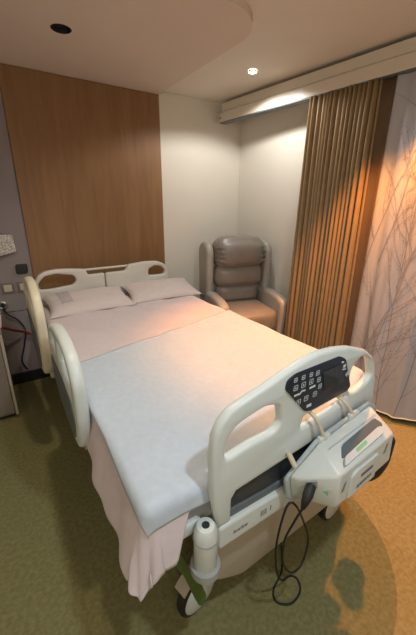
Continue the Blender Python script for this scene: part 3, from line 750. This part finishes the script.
# top recess, handle, green sticker: points on the top face
TA, TB, TC, TD = Vector((.385, -2.275, .783)), Vector((.655, -2.275, .822)), Vector((.352, -2.372, .748)), Vector((.636, -2.372, .783))
def top(u, v, h=0): return TA.lerp(TB, u).lerp(TC.lerp(TD, u), v)+Vector((0, -.3, .95)).normalized()*h
def patch(name, uv, h0, h1, m, parent, bevel=.002):
    n = len(uv); V = [top(u, v, h0) for u, v in uv]+[top(u, v, h1) for u, v in uv]
    Fs = [tuple(range(n)), tuple(range(n, 2*n))]+[(i, (i+1) % n, n+(i+1) % n, n+i) for i in range(n)]
    return link(name, me_py(V, Fs), m, parent, bevel=bevel)
patch('handle_recess', fillet([(.12, .70), (.22, .38), (.90, .32), (.95, .60), (.88, .75)], .06), -.004, .0035, 'slate', pm)
hd = patch('handle', fillet([(.07, .93), (.13, .72), (.82, .62), (.90, .74), (.86, .86)], .05), .002, .016, 'white', pm, .004)
patch('green_sticker', [(.32, .84), (.32, .74), (.52, .71), (.52, .81)], .0158, .0172, 'label', hd, 0)
patch('seam', [(.02, .26), (.02, .24), (.98, .24), (.98, .26)], .000, .0016, 'pumpgrey', pm, 0)
# front face pieces
def fr(x, z, h=0):
    k = (z-.63)/.13; return Vector((x, -2.378-h, z))
lid = plate('front_lid', fillet([(.40, .625), (.405, .715), (.425, .728), (.545, .742), (.555, .73), (.55, .640)], .01), [], .008, .003, XZ, (0, -2.374, 0), 'white', pm)
V, Fs = [], []; yk = -2.3835
for k in range(6):
    x = .440+.0135*k; z = .652+.0025*k
    bar(x, z, x+.006, z+.013, .0020); bar(x+.006, z+.013, x+.010, z+.001, .0018); bar(x+.002, z+.005, x+.010, z+.005, .0012)
bar(.455, .697, .520, .705, .006)
link('lettering', me_py(V, Fs), 'slate', lid, smooth=False)
V, Fs = [], []; yk = -2.3765
for x0, z0 in ((.375, .690), (.600, .735)):
    for k in range(5): bar(x0-.011+.004*k, z0-.016+.006*k, x0+.008+.001*k, z0-.018+.009*k, .0013)
    bar(x0-.004, z0-.02, x0+.002, z0+.018, .0012); flush('symbol', pm, 'slate')
# rounded dark corner foot under the right end
sb = sbox
bmx = plate('corner_foot', fillet([(.555, .600), (.60, .545), (.68, .535), (.735, .575), (.745, .70), (.69, .70)], .03), [], .10, .02, XZ, (0, -2.252, 0), 'dark', pm)
# socket side : power inlet, label (on the chamfered left face)
SA, SB, SC = Vector((.262, -2.290, .700)), Vector((.345, -2.375, .745)), Vector((.352, -2.375, .612))
SD = Vector((.305, -2.290, .575))
def side(u, v, h=0):
    n = (SB-SA).cross(SD-SA).normalized()
    if n.x > 0: n = -n
    return SA.lerp(SB, u).lerp(SD.lerp(SC, u), v)+n*h
def spatch(name, uv, h0, h1, m, parent, bevel=.001):
    n = len(uv); V = [side(u, v, h0) for u, v in uv]+[side(u, v, h1) for u, v in uv]
    Fs = [tuple(range(n)), tuple(range(n, 2*n))]+[(i, (i+1) % n, n+(i+1) % n, n+i) for i in range(n)]
    return link(name, me_py(V, Fs), m, parent, bevel=bevel)
spatch('power_inlet', [(.18, .02), (.46, .02), (.46, .28), (.18, .28)], -.004, .004, 'midgrey', pm)
spatch('rating_label', [(.40, .36), (.84, .34), (.85, .76), (.42, .78)], -.002, .0022, 'pumpwhite', pm)
spatch('green_label', [(.45, .40), (.74, .39), (.75, .70), (.47, .71)], .002, .0032, 'label', pm)
spatch('switch', [(.12, .45), (.24, .45), (.24, .60), (.12, .60)], -.002, .005, 'black', pm)
# cream hooks from the slot over the top
for hx in (.345, .505):
    tube('hook', smooth_path([(hx+.02, -2.185, .872), (hx+.02, -2.215, .880), (hx+.022, -2.245, .870), (hx+.055, -2.262, .80+.02*(hx > .4)), (hx+.062, -2.264, .782+.025*(hx > .4))]), .0065, 'cream', pm, n=10)
    box('hook_base', hx+.035, hx+.09, -2.268, -2.250, .765+.03*(hx > .4), .795+.03*(hx > .4), 'white', pm, bevel=.005)
tube('peg', [(.262, -2.235, .775), (.270, -2.262, .735)], .009, 'cream', pm, n=10)

# power cord
pc = thing('power_cord', 'black power cord looping from the pump down to the carpet', 'cord', (.26, -2.32, 0))
s0 = side(.30, .14, .006); sn = side(.52, .24, 1)-side(.52, .24, 0)
tube('plug', [s0, s0+Vector((-.028, -.012, -.010)), s0+Vector((-.040, -.014, -.030)), s0+Vector((-.045, -.012, -.055))], [.016, .017, .013, .007], 'black', pc, n=8)
e = s0+Vector((-.045, -.012, -.055))
cord = smooth_path([e, (.232, -2.315, .57), (.215, -2.30, .48), (.222, -2.30, .37), (.275, -2.30, .275), (.335, -2.295, .265), (.362, -2.29, .36), (.325, -2.29, .47), (.275, -2.285, .58), (.245, -2.275, .60), (.225, -2.27, .52), (.225, -2.26, .38), (.27, -2.24, .20), (.34, -2.215, .06), (.405, -2.20, .010), (.425, -2.225, .006), (.40, -2.265, .006), (.335, -2.275, .006), (.290, -2.24, .006), (.31, -2.20, .006), (.40, -2.16, .006), (.50, -2.05, .006)], 8)
tube('cable', cord, .0038, 'black', pc, n=8)
